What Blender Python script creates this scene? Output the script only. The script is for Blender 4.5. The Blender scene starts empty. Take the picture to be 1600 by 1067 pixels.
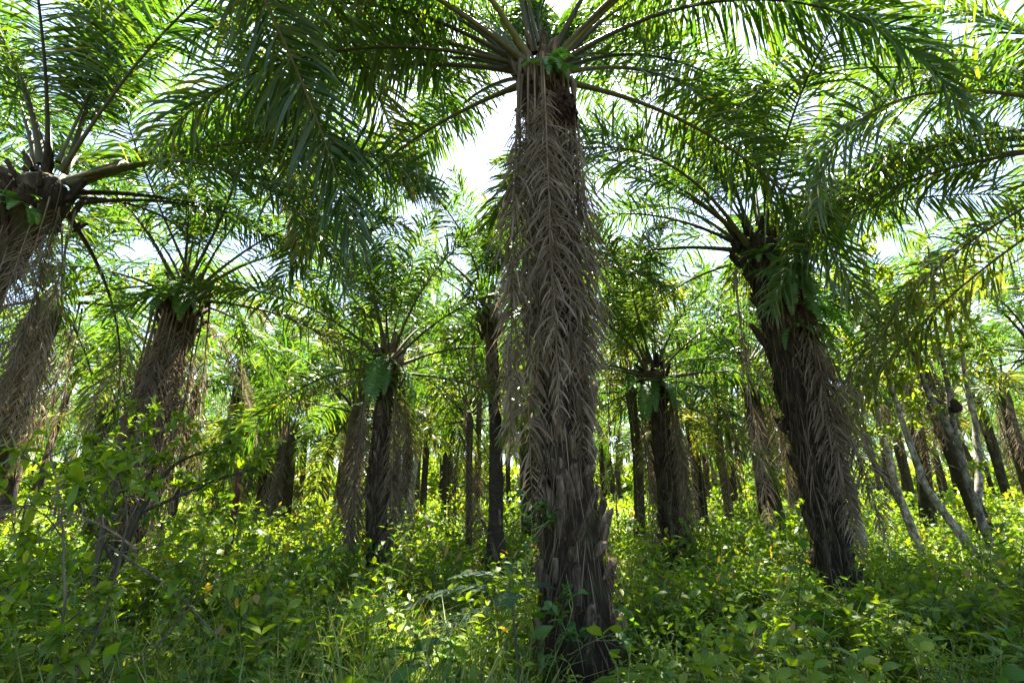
import bpy, math, random
import numpy as np
from mathutils import Vector, Matrix

# ------------------------------------------------------------------ camera, sky, sun, exposure
S = bpy.context.scene
R = math.radians
cam = bpy.data.cameras.new('camera')
cam.sensor_width = 36.0
cam.lens = 18.0
cam.clip_start = 0.05
cam.clip_end = 3000
co = bpy.data.objects.new('camera', cam)
co.location = (0, 0, 1.6)
co.rotation_euler = (R(90 + 17.5), 0, 0)
S.collection.objects.link(co)
S.camera = co

SUN_EL, SUN_AZ = R(67), R(5)          # ahead of the camera, high, a little to the right
W = bpy.data.worlds.new('World')
S.world = W
W.use_nodes = True
wn = W.node_tree.nodes
bg = wn['Background']
sky = wn.new('ShaderNodeTexSky')
sky.sky_type = 'NISHITA'
sky.sun_disc = False
sky.sun_elevation = SUN_EL
sky.sun_rotation = SUN_AZ
sky.air_density = 1.0
sky.dust_density = 1.5
sky.ozone_density = 1.0
bg.inputs['Strength'].default_value = 0.055
W.node_tree.links.new(sky.outputs['Color'], bg.inputs['Color'])
sl = bpy.data.lights.new('sun', 'SUN')
sl.energy = 5.0
sl.angle = R(0.53)
sl.color = (1.0, 0.94, 0.82)
so = bpy.data.objects.new('sun', sl)
sd = Vector((math.sin(SUN_AZ) * math.cos(SUN_EL), math.cos(SUN_AZ) * math.cos(SUN_EL), math.sin(SUN_EL)))
so.rotation_euler = sd.to_track_quat('Z', 'Y').to_euler()
so.location = (0, 0, 30)
S.collection.objects.link(so)
S.view_settings.view_transform = 'Standard'
S.view_settings.look = 'None'
S.view_settings.gamma = 1.0
S.view_settings.use_curve_mapping = False
S.view_settings.exposure = 3.45
S.cycles.max_bounces = 7
S.cycles.diffuse_bounces = 4
S.cycles.glossy_bounces = 2
S.cycles.transmission_bounces = 5
S.cycles.use_denoising = True
S.cycles.sample_clamp_indirect = 6.0
S.cycles.caustics_reflective = False

rng = np.random.default_rng(11)
C = S.collection

# ------------------------------------------------------------------ materials
def mat(name):
    m = bpy.data.materials.new(name)
    m.use_nodes = True
    nt = m.node_tree
    nt.nodes.clear()
    out = nt.nodes.new('ShaderNodeOutputMaterial')
    return m, nt, out

def N(nt, t, **kw):
    n = nt.nodes.new(t)
    for k, v in kw.items():
        setattr(n, k, v)
    return n

def ramp(nt, stops):
    r = nt.nodes.new('ShaderNodeValToRGB')
    e = r.color_ramp.elements
    while len(e) < len(stops):
        e.new(0.5)
    for i, (p, c) in enumerate(stops):
        e[i].position = p
        e[i].color = (*c, 1)
    return r

def leaf_mat(name, stops, trans=0.45, tint=(1.5, 1.7, 0.55), rough=0.42, spec=0.5, rnd=0.25):
    """thin leaf: gloss and diffuse on the lit side, yellower light let through to the other"""
    m, nt, out = mat(name)
    L = nt.links.new
    at = N(nt, 'ShaderNodeAttribute', attribute_name='tone')
    oi = N(nt, 'ShaderNodeObjectInfo')
    ma = N(nt, 'ShaderNodeMath', operation='MULTIPLY_ADD')
    ma.inputs[1].default_value = rnd
    L(oi.outputs['Random'], ma.inputs[0])
    sub = N(nt, 'ShaderNodeMath', operation='SUBTRACT')
    L(at.outputs['Fac'], sub.inputs[0]); sub.inputs[1].default_value = rnd / 2
    L(sub.outputs[0], ma.inputs[2])
    rp = ramp(nt, stops)
    L(ma.outputs[0], rp.inputs['Fac'])
    p = N(nt, 'ShaderNodeBsdfPrincipled')
    p.inputs['Roughness'].default_value = rough
    p.inputs['Specular IOR Level'].default_value = spec
    L(rp.outputs['Color'], p.inputs['Base Color'])
    mul = N(nt, 'ShaderNodeMix', data_type='RGBA', blend_type='MULTIPLY', clamp_result=False)
    mul.inputs['Factor'].default_value = 1
    L(rp.outputs['Color'], mul.inputs['A'])
    mul.inputs['B'].default_value = (*tint, 1)
    tr = N(nt, 'ShaderNodeBsdfTranslucent')
    L(mul.outputs['Result'], tr.inputs['Color'])
    mx = N(nt, 'ShaderNodeMixShader')
    mx.inputs[0].default_value = trans
    L(p.outputs[0], mx.inputs[1]); L(tr.outputs[0], mx.inputs[2])
    L(mx.outputs[0], out.inputs[0])
    return m

def bark_mat(name, stops, scale=(9, 9, 1.6), bump=0.6, rough=0.95, moss=None, moss_amt=0.5):
    m, nt, out = mat(name)
    L = nt.links.new
    tc = N(nt, 'ShaderNodeTexCoord')
    mp = N(nt, 'ShaderNodeMapping')
    mp.inputs['Scale'].default_value = scale
    L(tc.outputs['Object'], mp.inputs['Vector'])
    oi = N(nt, 'ShaderNodeObjectInfo')
    L(oi.outputs['Random'], mp.inputs['Location'])
    n1 = N(nt, 'ShaderNodeTexNoise')
    n1.inputs['Scale'].default_value = 2.2
    n1.inputs['Detail'].default_value = 8
    n1.inputs['Roughness'].default_value = 0.7
    L(mp.outputs[0], n1.inputs['Vector'])
    rp = ramp(nt, stops)
    L(n1.outputs['Fac'], rp.inputs['Fac'])
    col = rp.outputs['Color']
    if moss:
        n2 = N(nt, 'ShaderNodeTexNoise')
        n2.inputs['Scale'].default_value = 3.5
        n2.inputs['Detail'].default_value = 6
        L(tc.outputs['Object'], n2.inputs['Vector'])
        r2 = ramp(nt, [(0.5, (0, 0, 0)), (0.66, (moss_amt,) * 3)])
        L(n2.outputs['Fac'], r2.inputs['Fac'])
        mx = N(nt, 'ShaderNodeMix', data_type='RGBA')
        L(r2.outputs['Color'], mx.inputs['Factor'])
        L(col, mx.inputs['A'])
        mx.inputs['B'].default_value = (*moss, 1)
        col = mx.outputs['Result']
    hv = N(nt, 'ShaderNodeHueSaturation')
    mr = N(nt, 'ShaderNodeMapRange')
    mr.inputs['To Min'].default_value = .5; mr.inputs['To Max'].default_value = 1.6
    L(oi.outputs['Random'], mr.inputs['Value']); L(mr.outputs[0], hv.inputs['Value'])
    L(col, hv.inputs['Color']); col = hv.outputs['Color']
    p = N(nt, 'ShaderNodeBsdfPrincipled')
    p.inputs['Roughness'].default_value = rough
    p.inputs['Specular IOR Level'].default_value = 0.2
    L(col, p.inputs['Base Color'])
    b = N(nt, 'ShaderNodeBump')
    b.inputs['Strength'].default_value = bump
    b.inputs['Distance'].default_value = 0.03
    L(n1.outputs['Fac'], b.inputs['Height'])
    L(b.outputs[0], p.inputs['Normal'])
    L(p.outputs[0], out.inputs[0])
    return m

M = {}
M['frond'] = leaf_mat('palm leaflets', [(0.0, (0.020, 0.055, 0.016)), (0.45, (0.042, 0.090, 0.017)), (0.8, (0.10, 0.13, 0.018)), (1.0, (0.20, 0.17, 0.04))],
                      trans=0.47, tint=(1.75, 1.8, 0.36), rough=0.36, spec=0.5)
M['frond_old'] = leaf_mat('ageing palm leaflets', [(0.0, (0.05, 0.095, 0.022)), (0.5, (0.10, 0.125, 0.025)), (0.8, (0.19, 0.15, 0.04)), (1.0, (0.25, 0.17, 0.07))],
                          trans=0.42, tint=(1.6, 1.6, 0.6), rough=0.42)
M['dead'] = leaf_mat('dry palm leaflets', [(0.0, (0.085, 0.062, 0.039)), (0.5, (0.18, 0.14, 0.094)), (1.0, (0.32, 0.26, 0.18))],
                     trans=0.25, tint=(1.1, 1.0, 0.85), rough=0.8, spec=0.15)
M['fibre'] = leaf_mat('loose trunk fibre', [(0.0, (0.022, 0.014, 0.008)), (0.6, (0.075, 0.053, 0.032)), (1.0, (0.19, 0.145, 0.09))], trans=.1, tint=(1, 1, 1), rough=.9, spec=.1)
M['rachis'] = bark_mat('palm rachis', [(0.3, (0.035, 0.036, 0.013)), (0.7, (0.09, 0.082, 0.034))], bump=0.15, rough=0.6)
M['rachis_dead'] = bark_mat('dry palm rachis', [(0.3, (0.06, 0.042, 0.025)), (0.5, (0.12, 0.088, 0.055)), (0.7, (0.22, 0.17, 0.11))], bump=0.3)
M['trunk'] = bark_mat('fibrous palm trunk', [(0.3, (0.010, 0.007, 0.004)), (0.52, (0.032, 0.021, 0.012)), (0.72, (0.08, 0.055, 0.032))], scale=(8, 8, 1.8), bump=1.0,
                      moss=(0.07, 0.085, 0.03), moss_amt=0.5)
M['slim'] = bark_mat('ringed palm trunk', [(0.3, (0.03, 0.021, 0.014)), (0.55, (0.07, 0.051, 0.034)), (0.75, (0.13, 0.10, 0.07))], scale=(2.5, 2.5, 9), bump=0.8,
                     moss=(0.09, 0.10, 0.05), moss_amt=0.4)
M['stub'] = bark_mat('old leaf base', [(0.3, (0.020, 0.014, 0.008)), (0.46, (0.065, 0.046, 0.028)), (0.6, (0.15, 0.115, 0.075)), (0.74, (0.32, 0.27, 0.20))], scale=(9, 9, 2.2), bump=0.9,
                     moss=(0.10, 0.11, 0.045), moss_amt=0.45)
M['fruit'] = bark_mat('fibrous fruit bunch', [(0.3, (0.016, 0.009, 0.006)), (0.7, (0.065, 0.034, 0.02))], scale=(14, 14, 14), bump=1.0)
M['pale_bark'] = bark_mat('mottled pale bark', [(0.36, (0.05, 0.042, 0.03)), (0.46, (0.16, 0.14, 0.105)), (0.54, (0.28, 0.25, 0.20)), (0.64, (0.48, 0.45, 0.38))], scale=(7, 7, 4), bump=0.8,
                          moss=(0.075, 0.09, 0.035), moss_amt=0.75)
M['nest'] = bark_mat('papery nest', [(0.3, (0.018, 0.012, 0.008)), (0.7, (0.06, 0.042, 0.028))], scale=(20, 20, 20), bump=1.0)
M['white_bark'] = bark_mat('whitish bark', [(0.35, (0.30, 0.26, 0.22)), (0.6, (0.60, 0.56, 0.50))], scale=(3, 3, 2), bump=0.4)
M['red_stem'] = bark_mat('reddish stem', [(0.35, (0.09, 0.035, 0.025)), (0.6, (0.20, 0.085, 0.06))], scale=(4, 4, 2), bump=0.4)
M['stem'] = bark_mat('woody stem', [(0.35, (0.04, 0.033, 0.022)), (0.65, (0.11, 0.095, 0.06))], bump=0.4)
M['green_stem'] = bark_mat('green stem', [(0.35, (0.06, 0.085, 0.025)), (0.65, (0.12, 0.14, 0.045))], bump=0.2)
M['leaf'] = leaf_mat('undergrowth leaves', [(0.0, (0.042, 0.10, 0.013)), (0.4, (0.10, 0.168, 0.016)), (0.75, (0.17, 0.218, 0.02)), (0.96, (0.25, 0.25, 0.04)), (1.0, (0.26, 0.17, 0.06))],
                     trans=0.5, tint=(2.1, 2.05, 0.34), rough=0.45, spec=.3, rnd=0.3)
M['dark_leaf'] = leaf_mat('deep green leaves', [(0.0, (0.024, 0.07, 0.010)), (0.6, (0.045, 0.115, 0.016)), (1.0, (0.10, 0.17, 0.02))], trans=0.4, tint=(1.6, 1.9, 0.4), rough=0.42, spec=.35)
M['fern'] = leaf_mat('fern fronds', [(0.0, (0.04, 0.115, 0.032)), (0.6, (0.08, 0.17, 0.038)), (1.0, (0.15, 0.21, 0.05))], trans=0.45, tint=(1.5, 1.8, 0.6), rough=0.5)
M['blue_leaf'] = leaf_mat('blue-green feathery leaves', [(0.0, (0.035, 0.085, 0.05)), (1.0, (0.07, 0.135, 0.08))], trans=0.3, tint=(1.2, 1.6, 0.9), rough=0.5)
M['grass'] = leaf_mat('grass blades', [(0.0, (0.06, 0.13, 0.02)), (0.6, (0.13, 0.20, 0.03)), (1.0, (0.27, 0.26, 0.08))], trans=0.45, tint=(1.6, 1.6, 0.5), rough=0.5)

def ground_mat():
    m, nt, out = mat('forest floor')
    L = nt.links.new
    tc = N(nt, 'ShaderNodeTexCoord')
    n1 = N(nt, 'ShaderNodeTexNoise'); n1.inputs['Scale'].default_value = 0.7; n1.inputs['Detail'].default_value = 9
    n2 = N(nt, 'ShaderNodeTexVoronoi'); n2.inputs['Scale'].default_value = 14
    for n in (n1, n2):
        L(tc.outputs['Object'], n.inputs['Vector'])
    r1 = ramp(nt, [(0.35, (0.035, 0.045, 0.015)), (0.5, (0.075, 0.06, 0.035)), (0.68, (0.06, 0.09, 0.02))])
    L(n1.outputs['Fac'], r1.inputs['Fac'])
    mx = N(nt, 'ShaderNodeMix', data_type='RGBA', blend_type='MULTIPLY')
    mx.inputs['Factor'].default_value = 0.5
    L(r1.outputs['Color'], mx.inputs['A']); L(n2.outputs['Color'], mx.inputs['B'])
    p = N(nt, 'ShaderNodeBsdfPrincipled'); p.inputs['Roughness'].default_value = 1
    L(mx.outputs['Result'], p.inputs['Base Color'])
    b = N(nt, 'ShaderNodeBump'); b.inputs['Strength'].default_value = 0.8; b.inputs['Distance'].default_value = 0.05
    L(n2.outputs['Distance'], b.inputs['Height']); L(b.outputs[0], p.inputs['Normal'])
    L(p.outputs[0], out.inputs[0])
    return m
M['ground'] = ground_mat()

# ------------------------------------------------------------------ mesh helpers
class Geo:
    def __init__(s):
        s.v, s.f, s.t, s.m, s.n = [], [], [], [], 0
    def add(s, v, f, tone=0.5, m=0):
        v = np.asarray(v, float).reshape(-1, 3)
        f = np.asarray(f, int).reshape(-1, 3)
        s.v.append(v); s.f.append(f + s.n)
        s.t.append(np.broadcast_to(np.asarray(tone, float), (len(v),)).copy())
        s.m.append(np.full(len(f), m, np.int32))
        s.n += len(v)
        return s
    def arrays(s):
        if not s.v:
            return np.zeros((0, 3)), np.zeros((0, 3), int), np.zeros(0), np.zeros(0, np.int32)
        return np.concatenate(s.v), np.concatenate(s.f), np.concatenate(s.t), np.concatenate(s.m)
    def mesh(s, name, mats, smooth=False):
        v, f, t, mi = s.arrays()
        me = bpy.data.meshes.new(name)
        me.vertices.add(len(v)); me.vertices.foreach_set('co', v.astype(np.float32).ravel())
        me.loops.add(len(f) * 3); me.loops.foreach_set('vertex_index', f.astype(np.int32).ravel())
        me.polygons.add(len(f))
        me.polygons.foreach_set('loop_start', np.arange(0, len(f) * 3, 3, dtype=np.int32))
        me.polygons.foreach_set('material_index', mi)
        if smooth:
            me.polygons.foreach_set('use_smooth', np.ones(len(f), bool))
        a = me.attributes.new('tone', 'FLOAT', 'POINT')
        a.data.foreach_set('value', t.astype(np.float32))
        for k in mats:
            me.materials.append(M[k])
        me.update(calc_edges=True)
        return me

def unit(a):
    return a / np.maximum(np.linalg.norm(a, axis=-1, keepdims=True), 1e-9)

def tube(g, P, rad, k=6, m=0, tone=0.5, flat=1.0, cap=True, jit=0.0, rg=rng):
    P = np.asarray(P, float); n = len(P)
    rad = np.broadcast_to(np.asarray(rad, float), (n,))
    T = unit(np.gradient(P, axis=0))
    ref = np.array([0.31, 0.95, 0.05]) if abs(T[0][2]) > 0.7 else np.array([0, 0, 1.0])
    A = unit(np.cross(T, ref)); B = np.cross(T, A)
    th = np.arange(k) * 2 * np.pi / k
    rr = rad[:, None] * (1 + jit * rg.uniform(-1, 1, (n, k)))
    V = P[:, None] + (A[:, None] * np.cos(th)[None, :, None] + B[:, None] * (np.sin(th) * flat)[None, :, None]) * rr[..., None]
    i = np.arange(n - 1)[:, None] * k; j = np.arange(k)[None]; j2 = (j + 1) % k
    a, b, c, d = i + j, i + j2, i + k + j2, i + k + j
    F = np.concatenate([np.stack([a, b, c], -1).reshape(-1, 3), np.stack([a, c, d], -1).reshape(-1, 3)])
    V = V.reshape(-1, 3)
    if cap:
        V = np.vstack([V, P[-1]])
        e = (n - 1) * k + np.arange(k)
        F = np.vstack([F, np.stack([e, (n - 1) * k + (np.arange(k) + 1) % k, np.full(k, n * k)], -1)])
    g.add(V, F, tone, m)

def curve(pts, n):
    """smooth curve through points"""
    P = np.asarray(pts, float)
    t = np.linspace(0, len(P) - 1, n)
    Q = np.vstack([2 * P[0] - P[1], P, 2 * P[-1] - P[-2]])
    i = np.minimum(t.astype(int), len(P) - 2); u = (t - i)[:, None]
    p0, p1, p2, p3 = Q[i], Q[i + 1], Q[i + 2], Q[i + 3]
    return 0.5 * (2 * p1 + (p2 - p0) * u + (2 * p0 - 5 * p1 + 4 * p2 - p3) * u ** 2 + (3 * p1 - p0 - 3 * p2 + p3) * u ** 3)

def strips(g, base, d, wdir, length, width, sag, tone, m=0, segs=3, prof=None, tip=.3):
    """long thin blades bending under their weight: n blades at once"""
    n = len(base)
    prof = prof if prof is not None else np.array([0.45, 1.0, 0.8, 0.0])
    p = base.copy(); dd = d.copy()
    rows = []
    step = (length / segs)[:, None]
    for s in range(segs + 1):
        w = unit(wdir - dd * np.sum(wdir * dd, -1, keepdims=True)) * (width * prof[s] * 0.5)[:, None]
        if s < segs:
            rows += [p - w, p + w]
        else:
            rows += [p]
        p = p + dd * step
        dd = unit(dd + np.array([0, 0, -1.0]) * sag[:, None])
    V = np.stack(rows, 1)
    k = V.shape[1]
    f = []
    for s in range(segs - 1):
        a = 2 * s
        f += [[a, a + 1, a + 3], [a, a + 3, a + 2]]
    f += [[2 * segs - 2, 2 * segs - 1, 2 * segs]]
    F = (np.arange(n) * k)[:, None, None] + np.array(f)[None]
    tt = np.repeat(tone, k).reshape(n, k)
    tt[:, -1] += tip
    g.add(V.reshape(-1, 3), F.reshape(-1, 3), np.clip(tt, 0, 1).ravel(), m)

def leaves(g, base, d, up, length, width, sag, tone, m=0, fold=0.25, lod=0):
    """oval pointed leaves with a folded midrib: n at once"""
    n = len(base)
    d = unit(d); side = unit(np.cross(d, up)); nm = np.cross(side, d)
    l = length[:, None]; w = width[:, None]; sg = sag[:, None]
    dn = np.array([0, 0, -1.0])
    def pt(t, s, drop):
        return base + d * l * t + side * w * s + nm * (abs(s) * fold) * w + dn * (sg * l * drop)
    if lod:
        V = np.stack([base, pt(.45, -.5, .12), pt(.45, .5, .12), pt(1, 0, .5)], 1)
        f = [[0, 1, 2], [1, 3, 2]]
    else:
        V = np.stack([base, pt(.28, -.42, .03), pt(.30, 0, .03), pt(.28, .42, .03), pt(.62, -.42, .2), pt(.62, 0, .2), pt(.62, .42, .2), pt(1, 0, .55)], 1)
        f = [[0, 2, 1], [0, 3, 2], [1, 2, 5], [1, 5, 4], [2, 3, 6], [2, 6, 5], [4, 5, 7], [5, 6, 7]]
    k = V.shape[1]
    F = (np.arange(n) * k)[:, None, None] + np.array(f)[None]
    g.add(V.reshape(-1, 3), F.reshape(-1, 3), np.repeat(tone, k), m)

def ob(name, data, parent=None, M4=None):
    o = bpy.data.objects.new(name, data)
    C.objects.link(o)
    if parent is not None:
        o.parent = parent
    if M4 is not None:
        o.matrix_local = M4
    return o

def thing(name, label, cat, loc=(0, 0, 0), group=None, data=None, rz=0.0, sc=1.0):
    o = bpy.data.objects.new(name, data)
    C.objects.link(o)
    o.location = loc
    o.rotation_euler = (0, 0, rz)
    o.scale = (sc, sc, sc)
    o['label'] = label; o['category'] = cat
    if group:
        o['group'] = group
    return o

def ground_z(x, y):
    return 0.07 * np.sin(x * 0.45 + 1.0) * np.cos(y * 0.38) + 0.05 * np.sin(x * 0.9 + y * 0.7)

# ------------------------------------------------------------------ ground
def make_ground():
    g = Geo()
    xs = np.concatenate([[-900, -400, -160], np.linspace(-70, 70, 141), [160, 400, 900]])
    ys = np.concatenate([[-900, -300, -80], np.linspace(-20, 120, 141), [200, 450, 1200]])
    X, Y = np.meshgrid(xs, ys)
    V = np.stack([X, Y, ground_z(X, Y)], -1).reshape(-1, 3)
    nx = len(xs)
    i = np.arange(len(ys) - 1)[:, None] * nx + np.arange(nx - 1)[None]
    F = np.concatenate([np.stack([i, i + 1, i + nx + 1], -1).reshape(-1, 3), np.stack([i, i + nx + 1, i + nx], -1).reshape(-1, 3)])
    g.add(V, F)
    o = ob('ground', g.mesh('ground', ['ground'], True))
    o['kind'] = 'structure'
    o['label'] = 'dark forest floor soil under the plantation undergrowth'
make_ground()

# ------------------------------------------------------------------ palm fronds (shared meshes)
def frond_geo(L, e0, droop, n, ll, lw, seed, grav=0.22, dead=False, bend=1.3, pet=0.2, rk=6, stiff=1.0):
    r = np.random.default_rng(seed)
    m = 22
    s = np.linspace(0, 1, m)
    ang = np.radians(e0 - droop * s ** bend)
    yaw = np.radians(r.uniform(-14, 14)) * s ** 2
    roll = np.radians(r.uniform(-35, 35) if not dead else r.uniform(-90, 90)) * s
    T = np.stack([np.cos(ang) * np.cos(yaw), np.cos(ang) * np.sin(yaw), np.sin(ang)], -1)
    P = np.vstack([np.zeros(3), np.cumsum(T[:-1] * L / (m - 1), 0)])
    S0 = np.stack([-np.sin(yaw), np.cos(yaw), np.zeros(m)], -1)
    N0 = np.cross(T, S0)
    Sd = S0 * np.cos(roll)[:, None] + N0 * np.sin(roll)[:, None]
    Nn = np.cross(T, Sd)
    gr = Geo()
    rad = np.interp(s, [0, .06, .2, .6, 1], [.075, .045, .032, .016, .004]) * (L / 5.5) * (.62 if dead else 1)
    tube(gr, P, rad, rk, 0, 0.5, 0.7, jit=0.05, rg=r)
    gl = Geo()
    for sd in (-1, 1):
        u = (np.arange(n) + r.uniform(0, 0.9, n)) / n
        if dead:
            u = u[r.random(n) > 0.12]
        k = len(u)
        t = pet + (1 - pet) * u * 0.995
        idx = t * (m - 1)
        i0 = np.minimum(idx.astype(int), m - 2); fr = (idx - i0)[:, None]
        lerp = lambda A: A[i0] * (1 - fr) + A[i0 + 1] * fr
        b, TT, SS, NN = lerp(P), unit(lerp(T)), unit(lerp(Sd)), unit(lerp(Nn))
        ln = ll * np.interp(u, [0, .07, .28, .6, .85, 1], [.35, .62, 1, .95, .66, .35]) * r.uniform(.86, 1.08, k)
        fa = np.radians(np.interp(u, [0, .5, 1], [18, 38, 66]) + r.normal(0, 6, k))
        di = r.choice([.75, .3, -.2], k) * stiff + r.normal(0, .18, k)
        if dead:
            fa = np.radians(r.normal(46, 11, k)); di = r.normal(0, .32, k)
        d = unit(SS * (sd * np.cos(fa))[:, None] + TT * np.sin(fa)[:, None] + NN * di[:, None])
        rl = r.normal(0, .7, k)
        w0 = unit(TT - d * np.sum(TT * d, -1, keepdims=True))
        w1 = np.cross(d, w0)
        wd = w0 * np.cos(rl)[:, None] + w1 * np.sin(rl)[:, None]
        sg = grav * r.uniform(.45, 1.5, k) * np.where((r.random(k) < .1) & (not dead), 3.0, 1.0)
        ln = ln * np.where(r.random(k) < .08, r.uniform(.4, .8, k), 1.0)
        tone = np.clip(r.normal(.38, .16, k) + .18 * (u > .9), 0, 1)
        strips(gl, b + SS * (sd * .01), d, wd, ln, lw * r.uniform(.8, 1.15, k) * np.interp(u, [0, .2, .8, 1], [.6, 1, 1, .7]), sg, tone)
    return gr, gl

CLASSES = [(84, 28, .72), (72, 62, .92), (58, 90, 1.0), (43, 96, 1.03), (28, 94, 1.03), (12, 88, 1.0), (-6, 68, .97), (-24, 52, .92)]
FL = 6.0
HI, LO = [], []
for ci, (e0, dr, sc) in enumerate(CLASSES):
    hv, lv = [], []
    for v in range(3):
        old = ci >= 6 and v < 2 or (ci == 5 and v == 0)
        lm = 'frond_old' if old else 'frond'
        gr, gl = frond_geo(FL * sc, e0, dr * (0.85 + .15 * v), 132, 1.02, .042, 100 * ci + v, grav=.32 + .02 * ci)
        hv.append((gr.mesh('rachis', ['rachis'], True), gl.mesh('leaflets', [lm])))
        if v < 2:
            gr, gl = frond_geo(FL * sc, e0, dr * (.9 + .15 * v), 66, .98, .062, 5000 + 100 * ci + v, grav=.32 + .02 * ci, rk=4)
            gr2 = Geo(); v_, f_, t_, m_ = gr.arrays(); gr2.add(v_, f_, t_, 0); v_, f_, t_, m_ = gl.arrays(); gr2.add(v_, f_, t_, 1)
            lv.append((gr2.mesh('frond', ['rachis', lm]), gr2))
    HI.append(hv); LO.append(lv)
DEAD_HI, DEAD_LO = [], []
for v in range(7):
    e0 = [-80, -82, -84, -76, -85, -81, -86][v]
    gr, gl = frond_geo(4.7, e0, 88 + e0 + 1, 110, .56, .022, 900 + v, grav=.5, dead=True, bend=.22, pet=.16)
    DEAD_HI.append((gr.mesh('rachis', ['rachis_dead'], True), gl.mesh('leaflets', ['dead'])))
    if v < 3:
        gr, gl = frond_geo(4.4, e0, 88 + e0, 56, .58, .034, 950 + v, grav=.6, dead=True, bend=.22, pet=.16, rk=4)
        gr2 = Geo(); a = gr.arrays(); gr2.add(a[0], a[1], a[2], 0); a = gl.arrays(); gr2.add(a[0], a[1], a[2], 1)
        DEAD_LO.append((gr2.mesh('dead_frond', ['rachis_dead', 'dead']), gr2))
# dry fronds that still stick out and sag
DRY = []
for v in range(3):
    gr, gl = frond_geo(5.0, [10, -5, -20][v], [80, 70, 55][v], 90, .8, .026, 970 + v, grav=.7, dead=True, bend=1.0, pet=.18)
    DRY.append((gr.mesh('rachis', ['rachis_dead'], True), gl.mesh('leaflets', ['dead'])))

# old leaf bases left on the trunk (shared meshes): a tapering scoop with a ragged top
STUBS = []
for v in range(8):
    r = np.random.default_rng(60 + v)
    g = Geo()
    hgt = r.uniform(.24, .44)
    zs = np.array([0, .3, .7, 1.0]) * hgt
    wd = np.array([.075, .075, .058, .045]) * r.uniform(.75, 1.2)
    th = np.array([.02, .05, .05, .035])
    out = np.array([0, .03, .055, .09]) * r.uniform(.5, 1.3)
    ring = []
    for z, w, t, o_ in zip(zs, wd, th, out):
        ring.append([[-w, o_ - t * .6, z], [-w * .55, o_ + t * .7, z], [w * .1, o_ + t, z + r.normal(0, .012)], [w * .65, o_ + t * .6, z], [w, o_ - t * .6, z], [0, o_ - t, z]])
    V = np.array(ring) + r.normal(0, .006, (4, 6, 3))
    V[3, :, 2] += r.uniform(-.06, .05, 6)
    V = V.reshape(-1, 3)
    F = []
    for i in range(3):
        for j in range(6):
            a, b = i * 6 + j, i * 6 + (j + 1) % 6
            F += [[a, b, b + 6], [a, b + 6, a + 6]]
    F += [[18, 18 + i, 18 + i + 1] for i in range(1, 5)]
    g.add(V, F)
    STUBS.append(g.mesh('leaf_base', ['stub']))

M['stub_shaded'] = bark_mat('shaded leaf base', [(0.3, (0.010, 0.007, 0.004)), (0.5, (0.03, 0.021, 0.012)), (0.7, (0.085, 0.064, 0.04))], scale=(9, 9, 2.2), bump=0.9, moss=(0.05, 0.065, 0.02), moss_amt=.5)  # leaf bases of backlit palms: their shade is painted into the colours
STUBS_SHADED = []
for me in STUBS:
    c = me.copy(); c.materials[0] = M['stub_shaded']; STUBS_SHADED.append(c)

def place(origin, az, tilt=0.0, sc=1.0, roll=0.0):
    return Matrix.Translation(origin) @ Matrix.Rotation(az, 4, 'Z') @ Matrix.Rotation(tilt, 4, 'Y') @ Matrix.Rotation(roll, 4, 'X') @ Matrix.Scale(sc, 4)

def trunk_mesh(P, rad, k, mat_, jit, seed):
    g = Geo()
    tube(g, P, rad, k, 0, .5, jit=jit, rg=np.random.default_rng(seed))
    return g.mesh('trunk', [mat_], True)

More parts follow.
